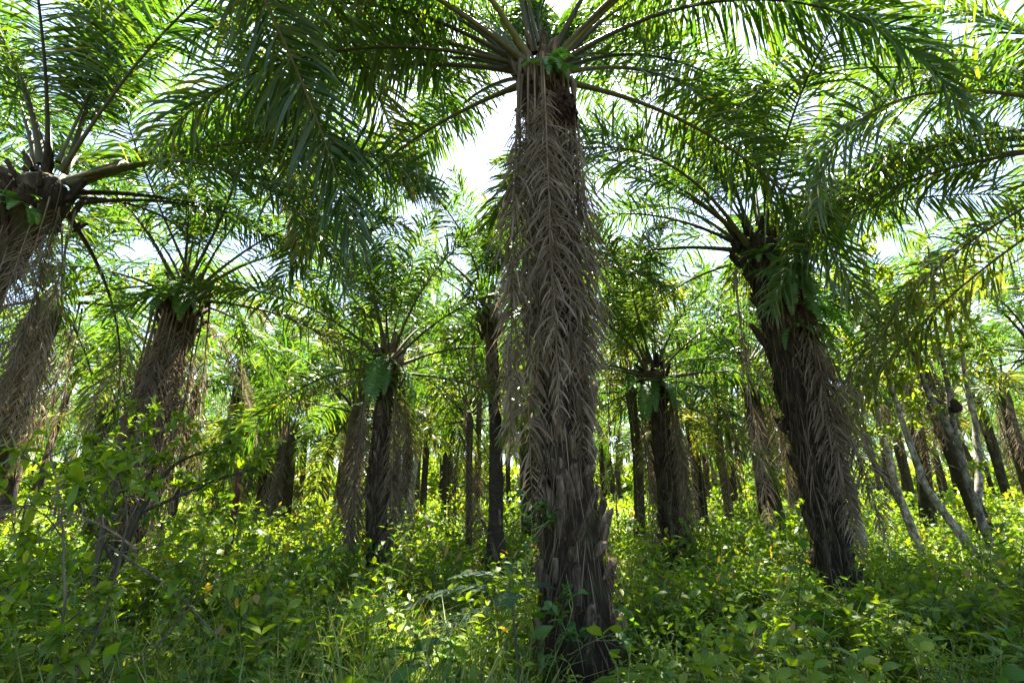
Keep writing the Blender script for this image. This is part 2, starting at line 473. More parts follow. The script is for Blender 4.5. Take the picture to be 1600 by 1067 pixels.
# ------------------------------------------------------------------ palms
def palm(label, base, top, r0, r1, seed, nf=34, fs=1.0, dead=8, dead_az=None, dry=0, stubs=0, hi=True, slim=False, bulge=0.0, swell=0.12, group=None,
         skip=(), collar=26, young=0.0, az0=None, dead_sc=(.75, 1.05), lean=None, extra=(), fibres=0, decay=1.6, front_clear=0, dark=False):
    r = np.random.default_rng(seed)
    ST = STUBS_SHADED if dark else STUBS
    bx, by = base; bz = float(ground_z(bx, by)) - .08
    tx, ty, tz = top
    root = thing('oil_palm', label, 'palm', (bx, by, bz), group)
    H = tz - bz
    mid = np.array([(tx - bx) * .5 + r.normal(0, .07), (ty - by) * .5 + r.normal(0, .07), H * .5]) if lean is None else np.array([lean[0], lean[1], H * .5])
    n = 40 if hi else 16
    P = curve([(0, 0, 0), mid, (tx - bx, ty - by, H)], n)
    s = np.linspace(0, 1, n)
    rad = r1 + (r0 - r1) * np.exp(-(s * H / decay) ** 2 if decay > 2 else -s * H / decay) + bulge * np.exp(-((s * H - .35) / .5) ** 2)
    rad = rad + swell * np.clip((s - .86) / .14, 0, 1) ** .8
    rad[-1] *= .3; rad[-2] *= .75
    if hi:
        rad = rad * (1 + r.normal(0, .035, n))
    tr = ob('trunk', trunk_mesh(P, rad, 18 if hi else 8, 'slim' if slim else 'trunk', .07 if hi else .04, seed), root)
    T = unit(np.gradient(P, axis=0))
    top_l = Vector(P[-1])
    # old leaf bases up the trunk
    if stubs:
        zlow = .02
        for i in range(stubs):
            f = zlow + (0.95 - zlow) * (i + .5) / stubs
            f = f ** .9
            j = min(int(f * (n - 1)), n - 1)
            a = i * 2.39996 + r.normal(0, .22)
            if r.random() < .12:
                continue
            rr = float(rad[j]) * .93
            o = Vector(P[j]) + Vector((math.cos(a) * rr, math.sin(a) * rr, 0))
            sc = r.uniform(.45, 1.05) * (1.0 + .2 * (1 - f)) * min(1.0, float(rad[j]) / .26)
            mtx = Matrix.Translation(o) @ Matrix.Rotation(a - math.pi / 2, 4, 'Z') @ Matrix.Rotation(-abs(r.normal(.03, .10)), 4, 'X') @ Matrix.Rotation(r.normal(0, .2), 4, 'Y') @ Matrix.Diagonal((sc * r.uniform(.6, 1.15), sc * r.uniform(.6, 1.3), sc * r.uniform(.6, 1.5), 1))
            ob('leaf_base', ST[int(r.integers(8))], root, mtx)
    # cut petioles round the crown
    for i in range(collar if hi else 0):
        a = i * 2.39996 + r.normal(0, .2)
        zz = .1 - r.uniform(.0, .9)
        rr = (.55 if zz > -.15 else .85) * (r1 + swell)
        o = top_l + Vector((math.cos(a) * rr, math.sin(a) * rr, zz))
        mtx = Matrix.Translation(o) @ Matrix.Rotation(a - math.pi / 2, 4, 'Z') @ Matrix.Rotation(-r.uniform(.15, .5), 4, 'X') @ Matrix.Scale(r.uniform(.45, .9), 4)
        ob('leaf_base', ST[int(r.integers(8))], root, mtx)
    # live fronds, the youngest upright in the middle
    a0 = r.uniform(0, 6.28) if az0 is None else az0
    for i in range(nf):
        f = (i + .5) / nf
        a = a0 + i * 2.39996 + r.normal(0, .12)
        if i in skip:
            continue
        ci = f * len(CLASSES) * (1 - young) - .5 + r.normal(0, .3)
        ci = int(np.clip(round(ci), 0, len(CLASSES) - 1))
        if front_clear and ci >= front_clear and math.sin(a) < -.55:
            continue
        rr = (r1 + swell) * (.25 + .7 * f)
        o = top_l + Vector((math.cos(a) * rr, math.sin(a) * rr, .25 - .55 * f))
        mtx = place(o, a, R(r.normal(0, 5)), fs * r.uniform(.88, 1.08), R(r.normal(0, 14)))
        if hi:
            ra, le = HI[ci][int(r.integers(3))]
            fo = ob('frond', ra, root, mtx)
            ob('leaflets', le, fo)
        else:
            ob('frond', LO[ci][int(r.integers(2))][0], root, mtx)
    for k_, (dg, ci, sc) in enumerate(extra):
        a = R(dg)
        o = top_l + Vector((math.cos(a) * r1, math.sin(a) * r1, -.1))
        ra, le = HI[ci][k_ % 3]
        fo = ob('frond', ra, root, place(o, a, 0, fs * sc, R(r.normal(0, 10))))
        ob('leaflets', le, fo)
    # loose fibres hanging off the leaf bases
    if fibres:
        f = r.uniform(.03, .97, fibres); j = np.minimum((f * (n - 1)).astype(int), n - 1)
        a = r.uniform(0, 6.283, fibres); rr = rad[j] * r.uniform(1.0, 1.22, fibres)
        rd = np.stack([np.cos(a), np.sin(a), np.zeros(fibres)], -1)
        b = P[j] + rd * rr[:, None]
        d = unit(rd * r.normal(.12, .22, (fibres, 1)) + np.array([0, 0, -1.0]) + r.normal(0, .22, (fibres, 3)))
        gf = Geo()
        strips(gf, b, d, unit(np.cross(rd, d)), r.uniform(.15, .75, fibres), r.uniform(.005, .016, fibres), np.full(fibres, .3), r.random(fibres))
        ob('trunk_fibres', gf.mesh('trunk_fibres', ['fibre']), root)['kind'] = 'stuff'
    # dead fronds hanging down along the trunk
    for i in range(dead):
        a = (dead_az[i] if dead_az is not None else r.uniform(0, 6.283)) + r.normal(0, .12)
        rr = (r1 + swell) * r.uniform(.7, 1.1) * (1.25 if abs(math.cos(a)) > .6 else 1.0)
        o = top_l + Vector((math.cos(a) * rr, math.sin(a) * rr, -r.uniform(.15, .7)))
        sc = min(r.uniform(*dead_sc), (H - .9) / 4.9)
        mtx = place(o, a, R(r.normal(0, 3)), sc, 0)
        if hi:
            ra, le = DEAD_HI[int(r.integers(7))]
            fo = ob('dead_frond', ra, root, mtx)
            ob('leaflets', le, fo)
        else:
            ob('dead_frond', DEAD_LO[int(r.integers(3))][0], root, mtx)
    for i in range(dry):
        a = r.uniform(0, 6.283)
        o = top_l + Vector((math.cos(a) * r1, math.sin(a) * r1, -.3))
        if math.sin(a) < -.3:
            a = -a
        ra, le = DRY[int(r.integers(3))]
        fo = ob('dead_frond', ra, root, place(o, a, 0, fs * r.uniform(.75, .95), 0))
        ob('leaflets', le, fo)
    return root, top_l, P, rad

def azs(*deg):
    return [R(d) for d in deg]

PALMS = {}
# azimuths: 270 faces the camera, 180 points to the left of the picture, 0 to the right
PALMS['A'] = palm('tall shaggy oil palm in the middle with grey dead fronds hanging down its trunk', (.67, 5.83), (.40, 5.83, 7.66), .40, .23, 1, nf=23, fs=1.0, dead=16,
                  dead_az=azs(270, 283, 262, 322, 330, 232, 226, 236, 338, 345, 318, 90, 229, 325, 276, 335), dry=0, stubs=300, bulge=.07, young=.25, front_clear=1, fibres=2600, dead_sc=(.85, 1.2), extra=[(75, 1, 1.0), (105, 1, 1.0), (30, 1, 1.0), (150, 1, 1.0), (178, 3, 1.05), (192, 3, 1.0), (170, 2, 1.05), (2, 3, 1.05), (345, 3, 1.0), (12, 2, 1.05), (60, 2, 1.0), (120, 2, 1.0), (148, 3, 1.0), (205, 4, .95), (158, 3, 1.0), (25, 3, 1.0), (186, 5, .9), (352, 4, 1.0)])
PALMS['B'] = palm('thick dark oil palm hung with green ferns beside the pale-barked trees', (4.89, 8.35), (4.5, 8.35, 6.2), .19, .30, 2, nf=22, fs=.9, dead=12,
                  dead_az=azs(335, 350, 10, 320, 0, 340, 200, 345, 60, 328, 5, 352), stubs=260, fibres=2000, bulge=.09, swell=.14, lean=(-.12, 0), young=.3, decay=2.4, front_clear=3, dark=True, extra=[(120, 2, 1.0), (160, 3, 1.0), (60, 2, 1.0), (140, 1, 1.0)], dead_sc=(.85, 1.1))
PALMS['C'] = palm('dark-crowned oil palm cut by the left edge of the picture, trunk leaning inwards', (-8.5, 6.6), (-6.9, 6.6, 6.25), .34, .25, 3, nf=24, fs=1.0, dead=5,
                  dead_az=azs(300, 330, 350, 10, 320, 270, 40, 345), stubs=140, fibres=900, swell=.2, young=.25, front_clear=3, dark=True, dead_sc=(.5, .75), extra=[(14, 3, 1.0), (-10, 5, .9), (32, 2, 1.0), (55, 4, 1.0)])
PALMS['D'] = palm('oil palm wrapped in a broad grey skirt of dead fronds, behind the leafy bush', (-6.54, 9.07), (-6.21, 9.07, 5.5), .32, .25, 4, nf=20, fs=.85, dead=15,
                  dead_az=azs(270, 285, 300, 255, 240, 315, 330, 345, 0, 225, 200, 275, 292, 262, 310), stubs=90, fibres=700, dead_sc=(.8, 1.0), young=.1, front_clear=3, dry=2)
PALMS['F'] = palm('short oil palm with two curtains of dead fronds beside a dark trunk', (-2.21, 9.34), (-2.35, 9.34, 4.2), .22, .15, 5, nf=17, fs=.75, dead=10,
                  dead_az=azs(200, 215, 228, 340, 330, 318, 345, 190, 322, 222), stubs=110, dead_sc=(.78, .9), young=.15, fibres=600, dry=2, front_clear=3)
PALMS['G'] = palm('slim straight oil palm with swollen dark foot left of shaggy middle palm', (-.3, 9.93), (-.47, 9.93, 5.55), .16, .12, 6, nf=16, fs=.72, dead=5,
                  dead_az=azs(270, 300, 230, 0, 180), stubs=26, slim=True, bulge=.13, swell=.13, dead_sc=(.35, .5), young=.35, front_clear=3)
PALMS['J'] = palm('oil palm with ferns under its crown and dead fronds along its dark trunk', (3.44, 11.39), (3.23, 11.39, 4.5), .27, .2, 7, nf=22, fs=.78, dead=8,
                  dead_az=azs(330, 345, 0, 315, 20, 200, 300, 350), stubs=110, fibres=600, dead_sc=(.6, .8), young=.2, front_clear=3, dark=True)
PALMS['U'] = palm('oil palm beyond the right edge whose long fronds reach into the picture', (9.3, 6.0), (9.3, 6.0, 6.6), .4, .3, 8, nf=24, fs=1.05, dead=2, stubs=0, extra=[(170, 3, 1.0), (150, 4, 1.0), (185, 4, 1.0), (135, 4, 1.0), (160, 5, 1.0), (120, 3, 1.0), (195, 2, 1.0)])
PALMS['V'] = palm('oil palm overhead at the upper left, only its drooping frond tips show', (-3.7, 2.4), (-3.7, 2.4, 8.5), .4, .28, 9, nf=0, fs=1.0, dead=0, stubs=0, young=.5, extra=[(70, 5, 1.0), (80, 6, 1.0), (75, 7, 1.0), (64, 4, 1.0)])
MID = [
    ('E', 'small dark-headed oil palm between the two shaggy palms on the left', (-11.8, 15), (-11.85, 15, 4.7), .26, .2, 26, .8, 6, False),
    ('H', 'thin brown-trunked oil palm just left of the two-curtained short palm', (-3.98, 12.8), (-3.92, 12.8, 3.95), .15, .115, 26, .75, 2, True),
    ('I', 'very thin reddish palm with dry drooping crown left of the slim palm', (-.93, 11.8), (-.99, 11.8, 3.6), .085, .075, 20, .55, 7, True),
    ('K', 'oil palm with a curtain of dead fronds seen just left of the thick ferny palm', (7.0, 14.2), (6.7, 14.2, 5.4), .26, .2, 26, .85, 9, False),
    ('L', 'slender oil palm in the gap right of the shaggy middle palm', (3.38, 14.7), (3.46, 14.7, 4.9), .17, .13, 26, .85, 4, True),
    ('M', 'brown oil palm trunk half hidden close behind the shaggy middle palm', (.55, 14.7), (.5, 14.7, 6.2), .34, .25, 28, .85, 9, False),
    ('N', 'leaning oil palm with a dark head rising behind the pale-barked stems', (13.2, 15), (12.3, 15, 6.1), .26, .19, 28, .85, 8, True),
    ('O', 'oil palm with rusty hanging fronds at the far right behind the pale-barked stems', (15.8, 14.5), (15.6, 14.5, 6.0), .3, .22, 26, .85, 10, False),
    ('P', 'oil palm with a pale tan skirt of dead fronds, left of the thin brown-trunked palm', (-7.7, 18.2), (-7.8, 18.2, 3.9), .3, .22, 26, .8, 10, False),
    ('R', 'oil palm dimly seen right of the grey-skirted palm, its crown above the leafy bush', (-9.6, 20.5), (-9.6, 20.5, 5.2), .3, .22, 26, .85, 8, False),
    ('Q', 'brown-trunked oil palm with dead fronds close right of the ferny back palm', (7.3, 20.8), (7.2, 20.8, 5.0), .28, .2, 26, .85, 8, False),
    ('S', 'broad brown oil palm trunk low at the left edge, below the dark-crowned palm', (-11.0, 11.0), (-10.6, 11.0, 6.3), .4, .3, 30, .95, 10, False),
    ('X', 'oil palm crown filling the right edge behind the pale-barked stems', (19.5, 20), (19.5, 20, 6.2), .3, .22, 28, .9, 6, False),
]
for i, (k, lab, b, t, r0, r1, nf, fs, dd, sl_) in enumerate(MID):
    PALMS[k] = palm(lab, b, t, r0, r1, 40 + i, nf=int(nf * .78), fs=fs, dead=dd, hi=False, slim=sl_, dead_sc=(.55, .85), young=.05, front_clear=4, dry=1 if k in 'IPRKQ' else 0)

# the back rows of the plantation
CROWNS, SKIRTS = [], []
for v in range(4):
    r = np.random.default_rng(300 + v)
    g = Geo(); gd = Geo()
    for i in range(18):
        f = (i + .5) / 18
        ci = int(np.clip(round(f * 8 - .5 + r.normal(0, .3)), 0, 7))
        va, fa_, ta, ma_ = LO[ci][int(r.integers(2))][1].arrays()
        mt = np.array(place(Vector((0, 0, .2 - .5 * f)), i * 2.39996 + r.normal(0, .15), R(r.normal(0, 5)), .85 * r.uniform(.88, 1.08)))
        g.add(va @ mt[:3, :3].T + mt[:3, 3], fa_, np.clip(ta + r.normal(0, .08), 0, 1)); g.m[-1] = ma_.copy()
    for i in range(11):
        va, fa_, ta, ma_ = DEAD_LO[int(r.integers(3))][1].arrays()
        mt = np.array(place(Vector((0, 0, -.3)), r.uniform(0, 6.28), 0, r.uniform(.45, .75)))
        gd.add(va @ mt[:3, :3].T + mt[:3, 3], fa_, ta); gd.m[-1] = ma_.copy()
    CROWNS.append(g.mesh('crown', ['rachis', 'frond'])); SKIRTS.append(gd.mesh('dead_fronds', ['rachis_dead', 'dead']))
SHORT = {'A': 'shaggy middle palm', 'B': 'thick ferny palm', 'D': 'grey-skirted palm', 'F': 'short curtained palm', 'G': 'slim straight palm', 'J': 'ferny back palm',
         'E': 'small dark-headed palm', 'H': 'thin brown palm', 'K': 'curtained back palm', 'L': 'slender palm', 'N': 'leaning palm', 'P': 'tan-skirted palm', 'X': 'right edge palm'}
def back_label(x, y):
    a = x / y
    k = min(SHORT, key=lambda q: abs(PALMS[q][0].location.x / PALMS[q][0].location.y - a))
    da = a - PALMS[k][0].location.x / PALMS[k][0].location.y
    side = 'straight behind' if abs(da) < .02 else ('behind and right of' if da > 0 else 'behind and left of')
    row = 'second row' if y < 21.5 else 'third row' if y < 27 else 'fourth row' if y < 32.5 else 'fifth row' if y < 38 else 'sixth row' if y < 44 else 'seventh row' if y < 50 else 'eighth row' if y < 55 else 'last row'
    return f'oil palm in the {row} {side} the {SHORT[k]}'
taken = [v[0].location for v in PALMS.values()]
r = np.random.default_rng(77)
nfar = 0
seen_labels = set()
# slim bare-trunked palms seen between the nearer ones
for i, (sx, sy, sh, sr) in enumerate([(-13.2, 21, 6.4, .17), (-11.3, 20.4, 6.8, .2), (-9.9, 22, 7.2, .16), (-8.6, 19.3, 6.2, .2), (-8.4, 24, 7.6, .2), (-6.6, 22.5, 7.2, .16), (-5.2, 21, 7.0, .14),
                                      (-3.9, 23.5, 7.8, .18), (-2.6, 20.5, 6.6, .12), (-1.6, 25, 7.6, .17), (5.3, 19.2, 6.4, .15), (6.2, 23, 7.4, .18), (8.9, 22, 7.0, .2), (10.4, 25, 7.6, .2), (12.6, 21, 6.8, .18)]):
    lab = back_label(sx, sy).replace('oil palm', 'slim oil palm')
    if lab in seen_labels:
        lab = lab.replace('slim', 'further slim')
    seen_labels.add(lab)
    palm(lab, (sx, sy), (sx + .2 * math.sin(i * 2.1), sy, sh), sr, sr * .8, 700 + i, nf=13, fs=.72, dead=[3, 8, 2, 9, 7, 3, 2, 6, 0, 5, 3, 8, 7, 2, 6][i], hi=False, slim=True, group='second ranks of oil palms', dead_sc=(.5, .9), young=.3, front_clear=4)
for row in range(9):
    y0 = 18.5 + row * 5.6
    half = y0 * 1.02 + 4
    x0 = -half + (row % 2) * 4.4
    x = x0
    while x < half:
        px, py = x + r.normal(0, .9), y0 + r.normal(0, .9)
        x += 6.2
        if any((px - t.x) ** 2 + (py - t.y) ** 2 < 7 for t in taken):
            continue
        h = r.uniform(5.6, 8.4) + .05 * (py - 20)
        lab = back_label(px, py)
        while lab in seen_labels:
            lab = lab.replace('oil palm', 'further oil palm', 1)
            if lab.count('further') > 1:
                break
        seen_labels.add(lab)
        if py > 29:
            o = thing('oil_palm', lab, 'palm', (px, py, -.05), 'far rows of oil palms')
            P = curve([(0, 0, 0), (r.normal(0, .15), r.normal(0, .15), h / 2), (r.normal(0, .3), r.normal(0, .3), h)], 6)
            ob('trunk', trunk_mesh(P, np.linspace(.3, .24, 6) * r.uniform(.6, 1.05), 6, 'trunk', .05, nfar), o)
            v = int(r.integers(4))
            ob('crown', CROWNS[v], o, place(Vector(P[-1]), r.uniform(0, 6.28)))
            ob('dead_fronds', SKIRTS[v], o, place(Vector(P[-1]), r.uniform(0, 6.28)))['kind'] = 'stuff'
        else:
            palm(lab, (px, py), (px + r.normal(0, .3), py + r.normal(0, .3), h), .3, .22, 500 + nfar, nf=18, fs=.75, dead=8, hi=False, group='second ranks of oil palms', dead_sc=(.5, .85), young=.32, front_clear=4)
        nfar += 1

# fibrous brown fruit bunch under the middle crown
def bunch(parent, loc, sc, seed):
    r = np.random.default_rng(seed)
    g = Geo()
    n = 420
    a = r.uniform(0, 6.283, n); z = r.uniform(-1, 1, n)
    w = np.sqrt(1 - z ** 2) * np.where(z > 0, .8, 1.0)
    b = np.stack([np.cos(a) * w * .16, np.sin(a) * w * .16, z * .3], -1)
    d = unit(b * np.array([1, 1, .3]) + np.array([0, 0, -.14]) + r.normal(0, .05, (n, 3)))
    strips(g, b * .8, d, unit(r.normal(0, 1, (n, 3))), r.uniform(.08, .2, n), np.full(n, .03), r.uniform(.2, .8, n), r.random(n))
    th = np.linspace(0, np.pi, 9)
    P = np.stack([np.zeros(9), np.zeros(9), .3 * np.cos(th)], -1)
    tube(g, P, np.maximum(.15 * np.sin(th), .01), 9, jit=.15, rg=r)
    o = ob('fruit_bunch', g.mesh('fruit_bunch', ['fruit']), parent, Matrix.Translation(loc) @ Matrix.Scale(sc, 4))
    o['label'] = 'brown fibrous fruit bunch under the crown'
ra = PALMS['A'][0].location
bunch(PALMS['A'][0], Vector((.66, 5.6, 6.65)) - ra, 1.1, 1)
bunch(PALMS['A'][0], Vector((.2, 5.65, 6.95)) - ra, .7, 2)

# ------------------------------------------------------------------ undergrowth plants (shared builders)
def sphere_dirs(r, n, zmin=-.2):
    a = r.uniform(0, 6.283, n); z = r.uniform(zmin, 1, n); w = np.sqrt(1 - z ** 2)
    return np.stack([np.cos(a) * w, np.sin(a) * w, z], -1)

UP = np.array([0, 0, 1.0])

def herb(seed, h=.7, ll=.13, pairs=7, stems=3, lw=.45, lod=0, lean=.3):
    """leafy stems with opposite leaves; material 0 stem, 1 leaf"""
    r = np.random.default_rng(seed); g = Geo()
    for s in range(stems):
        a = r.uniform(0, 6.283); hh = h * r.uniform(.6, 1.1); ln = lean * r.uniform(.3, 1.2) * hh
        P = curve([(0, 0, 0), (math.cos(a) * ln * .35, math.sin(a) * ln * .35, hh * .5), (math.cos(a) * ln, math.sin(a) * ln, hh)], 7)
        tube(g, P, np.linspace(.007, .003, 7) * (h / .7) ** .5, 3, 0, cap=False)
        k = pairs
        t = np.linspace(.22, 1, k) ** .8
        idx = t * 6; i0 = np.minimum(idx.astype(int), 5); f = (idx - i0)[:, None]
        b = P[i0] * (1 - f) + P[i0 + 1] * f
        for side in (0, 1):
            az = np.arange(k) * 1.57 + side * np.pi + r.normal(0, .35, k)
            d = np.stack([np.cos(az), np.sin(az), r.normal(.25, .25, k) + .5 * (t > .93)], -1)
            up = unit(UP + r.normal(0, .3, (k, 3)))
            L_ = ll * np.interp(t, [0, .4, .85, 1], [.7, 1.1, 1, .7]) * r.uniform(.75, 1.2, k)
            leaves(g, b, d, up, L_, L_ * lw * r.uniform(.85, 1.15, k), r.uniform(.1, .7, k), np.clip(r.normal(.42, .13, k), 0, 1), 1, lod=lod)
    return g

def rosette(seed, n=9, ll=.38, lw=.16, up=.9, lod=0):
    r = np.random.default_rng(seed); g = Geo()
    az = np.arange(n) * 2.4 + r.normal(0, .2, n)
    e = np.linspace(1.2, .35, n) * up + r.normal(0, .1, n)
    d = np.stack([np.cos(az), np.sin(az), e], -1)
    b = np.stack([np.cos(az) * .02, np.sin(az) * .02, np.linspace(.12, .02, n)], -1)
    L_ = ll * r.uniform(.7, 1.15, n)
    tube(g, [(0, 0, 0), (0, 0, .08), (0, 0, .15)], [.012, .011, .006], 4, 0)
    leaves(g, b, d, unit(UP + d * .1), L_, L_ * lw, r.uniform(.3, .9, n), np.clip(r.normal(.45, .14, n), 0, 1), 1, lod=lod)
    return g

def grass(seed, n=26, h=.5, w=.011):
    r = np.random.default_rng(seed); g = Geo()
    az = r.uniform(0, 6.283, n)
    d = unit(np.stack([np.cos(az) * r.uniform(.1, .6, n), np.sin(az) * r.uniform(.1, .6, n), np.ones(n)], -1))
    b = np.stack([np.cos(az), np.sin(az), np.zeros(n)], -1) * r.uniform(0, .07, n)[:, None]
    strips(g, b, d, unit(np.cross(d, UP) + r.normal(0, .3, (n, 3))), h * r.uniform(.5, 1.2, n), np.full(n, w), r.uniform(.1, .55, n), np.clip(r.normal(.5, .2, n), 0, 1), 0,
           prof=np.array([.8, 1, .7, 0]))
    return g

def fern(seed, n=7, ll=.6, hang=0.0, pin=16, pw=.022):
    """pinnate fern; hang > 0 lets the fronds fall"""
    r = np.random.default_rng(seed); g = Geo()
    for i in range(n):
        a = i * 2.4 + r.normal(0, .3) if hang == 0 else r.uniform(-1.5, 1.5)
        e0 = r.uniform(.7, 1.2) if hang == 0 else r.uniform(-.3, .6)
        dr = r.uniform(1.0, 1.6) if hang == 0 else r.uniform(1.2, 1.9)
        L_ = ll * r.uniform(.65, 1.15)
        s = np.linspace(0, 1, 12); ang = e0 - dr * s ** (1.1 if hang == 0 else .7)
        T = np.stack([np.cos(ang) * math.cos(a), np.cos(ang) * math.sin(a), np.sin(ang)], -1)
        P = np.vstack([np.zeros(3), np.cumsum(T[:-1] * L_ / 11, 0)])
        tube(g, P, np.linspace(.004, .0015, 12), 3, 0, cap=False)
        u = np.linspace(.1, .98, pin); idx = u * 11; i0 = np.minimum(idx.astype(int), 10); f = (idx - i0)[:, None]
        b = P[i0] * (1 - f) + P[i0 + 1] * f; TT = T[i0]
        Sd = np.array([-math.sin(a), math.cos(a), 0.0])
        for sd in (-1, 1):
            d = unit(Sd * sd + TT * .25 + r.normal(0, .08, (pin, 3)))
            ln = L_ * .16 * np.interp(u, [0, .3, .7, 1], [.7, 1, .75, .2])
            strips(g, b, d, TT, ln, np.full(pin, pw) * (ll / .6), np.full(pin, .12), np.clip(r.normal(.5, .15, pin), 0, 1), 1, segs=2, prof=np.array([1, .85, 0]))
    return g

def bush(seed, h=1.2, w=.8, n=150, ll=.13, lod=1):
    """rounded leafy mass with a few stems showing"""
    r = np.random.default_rng(seed); g = Geo()
    for s in range(5):
        a = r.uniform(0, 6.283); q = r.uniform(.3, .8) * w
        tube(g, curve([(0, 0, 0), (math.cos(a) * q * .3, math.sin(a) * q * .3, h * .5), (math.cos(a) * q, math.sin(a) * q, h * r.uniform(.7, 1))], 5), np.linspace(.012, .004, 5), 3, 0, cap=False)
    # leaves gathered in sprays
    k = n // 10
    c = sphere_dirs(r, k, -.1) * r.uniform(.45, 1, (k, 1)) * np.array([w, w, h * .55]) + np.array([0, 0, h * .45])
    c = np.repeat(c, 10, 0)[:n]
    nn = len(c)
    d = unit(c * np.array([1, 1, .3]) / w + r.normal(0, .7, (nn, 3)))
    leaves(g, c + r.normal(0, .09, (nn, 3)), d, unit(UP + r.normal(0, .4, (nn, 3))), ll * r.uniform(.6, 1.3, nn), ll * .48 * r.uniform(.7, 1.2, nn), r.uniform(.1, .7, nn),
           np.clip(r.normal(.45, .16, nn), 0, 1), 1, lod=lod)
    return g

PROTO = {
    'herb': [herb(700 + i, h=.45 + .06 * i, ll=[.07, .10, .13, .16, .09, .19, .12][i], pairs=[9, 7, 6, 5, 8, 4, 7][i], stems=3 + i % 3, lw=[.5, .4, .3, .5, .24, .42, .55][i]) for i in range(7)],
    'rosette': [rosette(720 + i, n=8 + i, ll=.32 + .05 * i) for i in range(3)],
    'fern': [fern(740 + i, n=6 + i, ll=.5 + .08 * i) for i in range(3)],
    'grass': [grass(760 + i, n=24, h=.38 + .1 * i) for i in range(4)],
    'bush': [bush(780 + i, h=.8 + .15 * i, w=.5 + .08 * i, n=190, ll=.10 + .01 * i, lod=0) for i in range(4)],
    'far': [bush(800 + i, h=1.0 + .25 * i, w=.8 + .12 * i, n=120, ll=.24, lod=1) for i in range(4)],
    'low': [herb(820 + i, h=.3, ll=.09, pairs=4, stems=6, lean=1.2, lod=1) for i in range(4)],
}

PROTO['sapling'] = [herb(860 + i, h=1.1 + .12 * i, ll=.17, pairs=7, stems=1, lw=.45, lean=.2) for i in range(4)]
PROTO['broad'] = [herb(880 + i, h=.55, ll=.2, pairs=4, stems=2, lw=.5, lean=.35) for i in range(3)]

def scatter(g, protos, x, y, sc, rz, dt, seed):
    r = np.random.default_rng(seed)
    pick = r.integers(0, len(protos), len(x))
    for k, pg in enumerate(protos):
        s = np.where(pick == k)[0]
        if not len(s):
            continue
        v, f, t, mi = pg.arrays()
        c, sn = np.cos(rz[s]), np.sin(rz[s])
        tilt = r.normal(0, .12, (2, len(s)))
        X = (v[None, :, 0] * c[:, None] - v[None, :, 1] * sn[:, None]) * sc[s, None]
        Y = (v[None, :, 0] * sn[:, None] + v[None, :, 1] * c[:, None]) * sc[s, None]
        Z = v[None, :, 2] * sc[s, None]
        X = X + Z * tilt[0][:, None]; Y = Y + Z * tilt[1][:, None]
        V = np.stack([X + x[s, None], Y + y[s, None], Z + ground_z(x[s], y[s])[:, None] - .02], -1)
        F = f[None] + (np.arange(len(s)) * len(v))[:, None, None]
        tt = np.where(t[None] > .74, 1.0, np.clip(t[None] + dt[s, None], 0, .9))
        n0 = g.n
        g.v.append(V.reshape(-1, 3)); g.f.append(F.reshape(-1, 3) + n0); g.t.append(tt.ravel()); g.m.append(np.tile(mi, len(s))); g.n += len(s) * len(v)

trunks_xy = np.array([[v[0].location.x, v[0].location.y, .42] for v in PALMS.values()])
def spots(n, y0, y1, seed, spread=1.06, pw=1.0):
    """random spots in the wedge of ground that the picture takes in, and a good margin round it"""
    r = np.random.default_rng(seed)
    y = y0 + (y1 - y0) * r.random(n) ** pw
    x = r.uniform(-1, 1, n) * (y * spread + 1.5)
    d = np.sqrt((x[:, None] - trunks_xy[None, :, 0]) ** 2 + (y[:, None] - trunks_xy[None, :, 1]) ** 2)
    ok = np.all(d > trunks_xy[None, :, 2], 1) & (x ** 2 + y ** 2 > 2.9 ** 2)
    ok &= ~((abs(x - .12 * y) < .42) & (y < 5.9)) | (r.random(n) < .12)
    ok &= ~((abs(x - .585 * y) < .5) & (y < 8.4) & (y > 6.2)) | (r.random(n) < .4)
    return x[ok], y[ok], r
def patch(x, y):
    return .5 + .5 * np.sin(x * .8 + 1.3 * np.sin(y * .5)) * np.cos(y * .7 + np.sin(x * .6))

def fill(g, kind, n, y0, y1, seed, sc=(.7, 1.25), pw=1.0, dens=None, spread=1.06):
    x, y, r = spots(n, y0, y1, seed, spread, pw)
    if dens is not None:
        k = r.random(len(x)) < dens(x, y); x, y = x[k], y[k]
    s = r.uniform(*sc, len(x)); rz = r.uniform(0, 6.283, len(x))
    dt = (patch(x * 1.4 + 3, y * 1.4) - .5) * .34 - .05 + r.normal(0, .10, len(x))
    scatter(g, PROTO[kind], x, y, s, rz, dt, seed + 1)

grassy = lambda x, y: np.where((x > -3.2) & (x < .5) & (y < 9), .95, .12)
leafy = lambda x, y: np.where((x > -2.6) & (x < .5) & (y < 8), .6, 1.0)
g = Geo()
fill(g, 'low', 1800, 3, 12, 1, dens=leafy)
fill(g, 'herb', 2100, 3, 12, 2, dens=lambda x, y: leafy(x, y) * (.25 + .75 * (patch(x * 1.8, y * 1.8 + 2) > .3)))
fill(g, 'herb', 2400, 11, 26, 3, sc=(.9, 1.5))
fill(g, 'bush', 330, 4.5, 14, 4, sc=(.4, .95), dens=lambda x, y: .35 + .65 * patch(x, y))
fill(g, 'bush', 230, 6.5, 15, 14, sc=(.8, 1.45), dens=lambda x, y: np.where((x > -1) & (x < 3), .25, patch(x * .7, y * .7)))
fill(g, 'bush', 1000, 11, 27, 5, sc=(.5, 1.2))
fill(g, 'fern', 300, 4, 14, 6, sc=(.6, 1.3))
fill(g, 'rosette', 260, 4, 18, 7, sc=(.6, 1.3))
fill(g, 'broad', 170, 4, 14, 15, sc=(.7, 1.3))
fill(g, 'sapling', 130, 5, 18, 16, sc=(.6, 1.3))
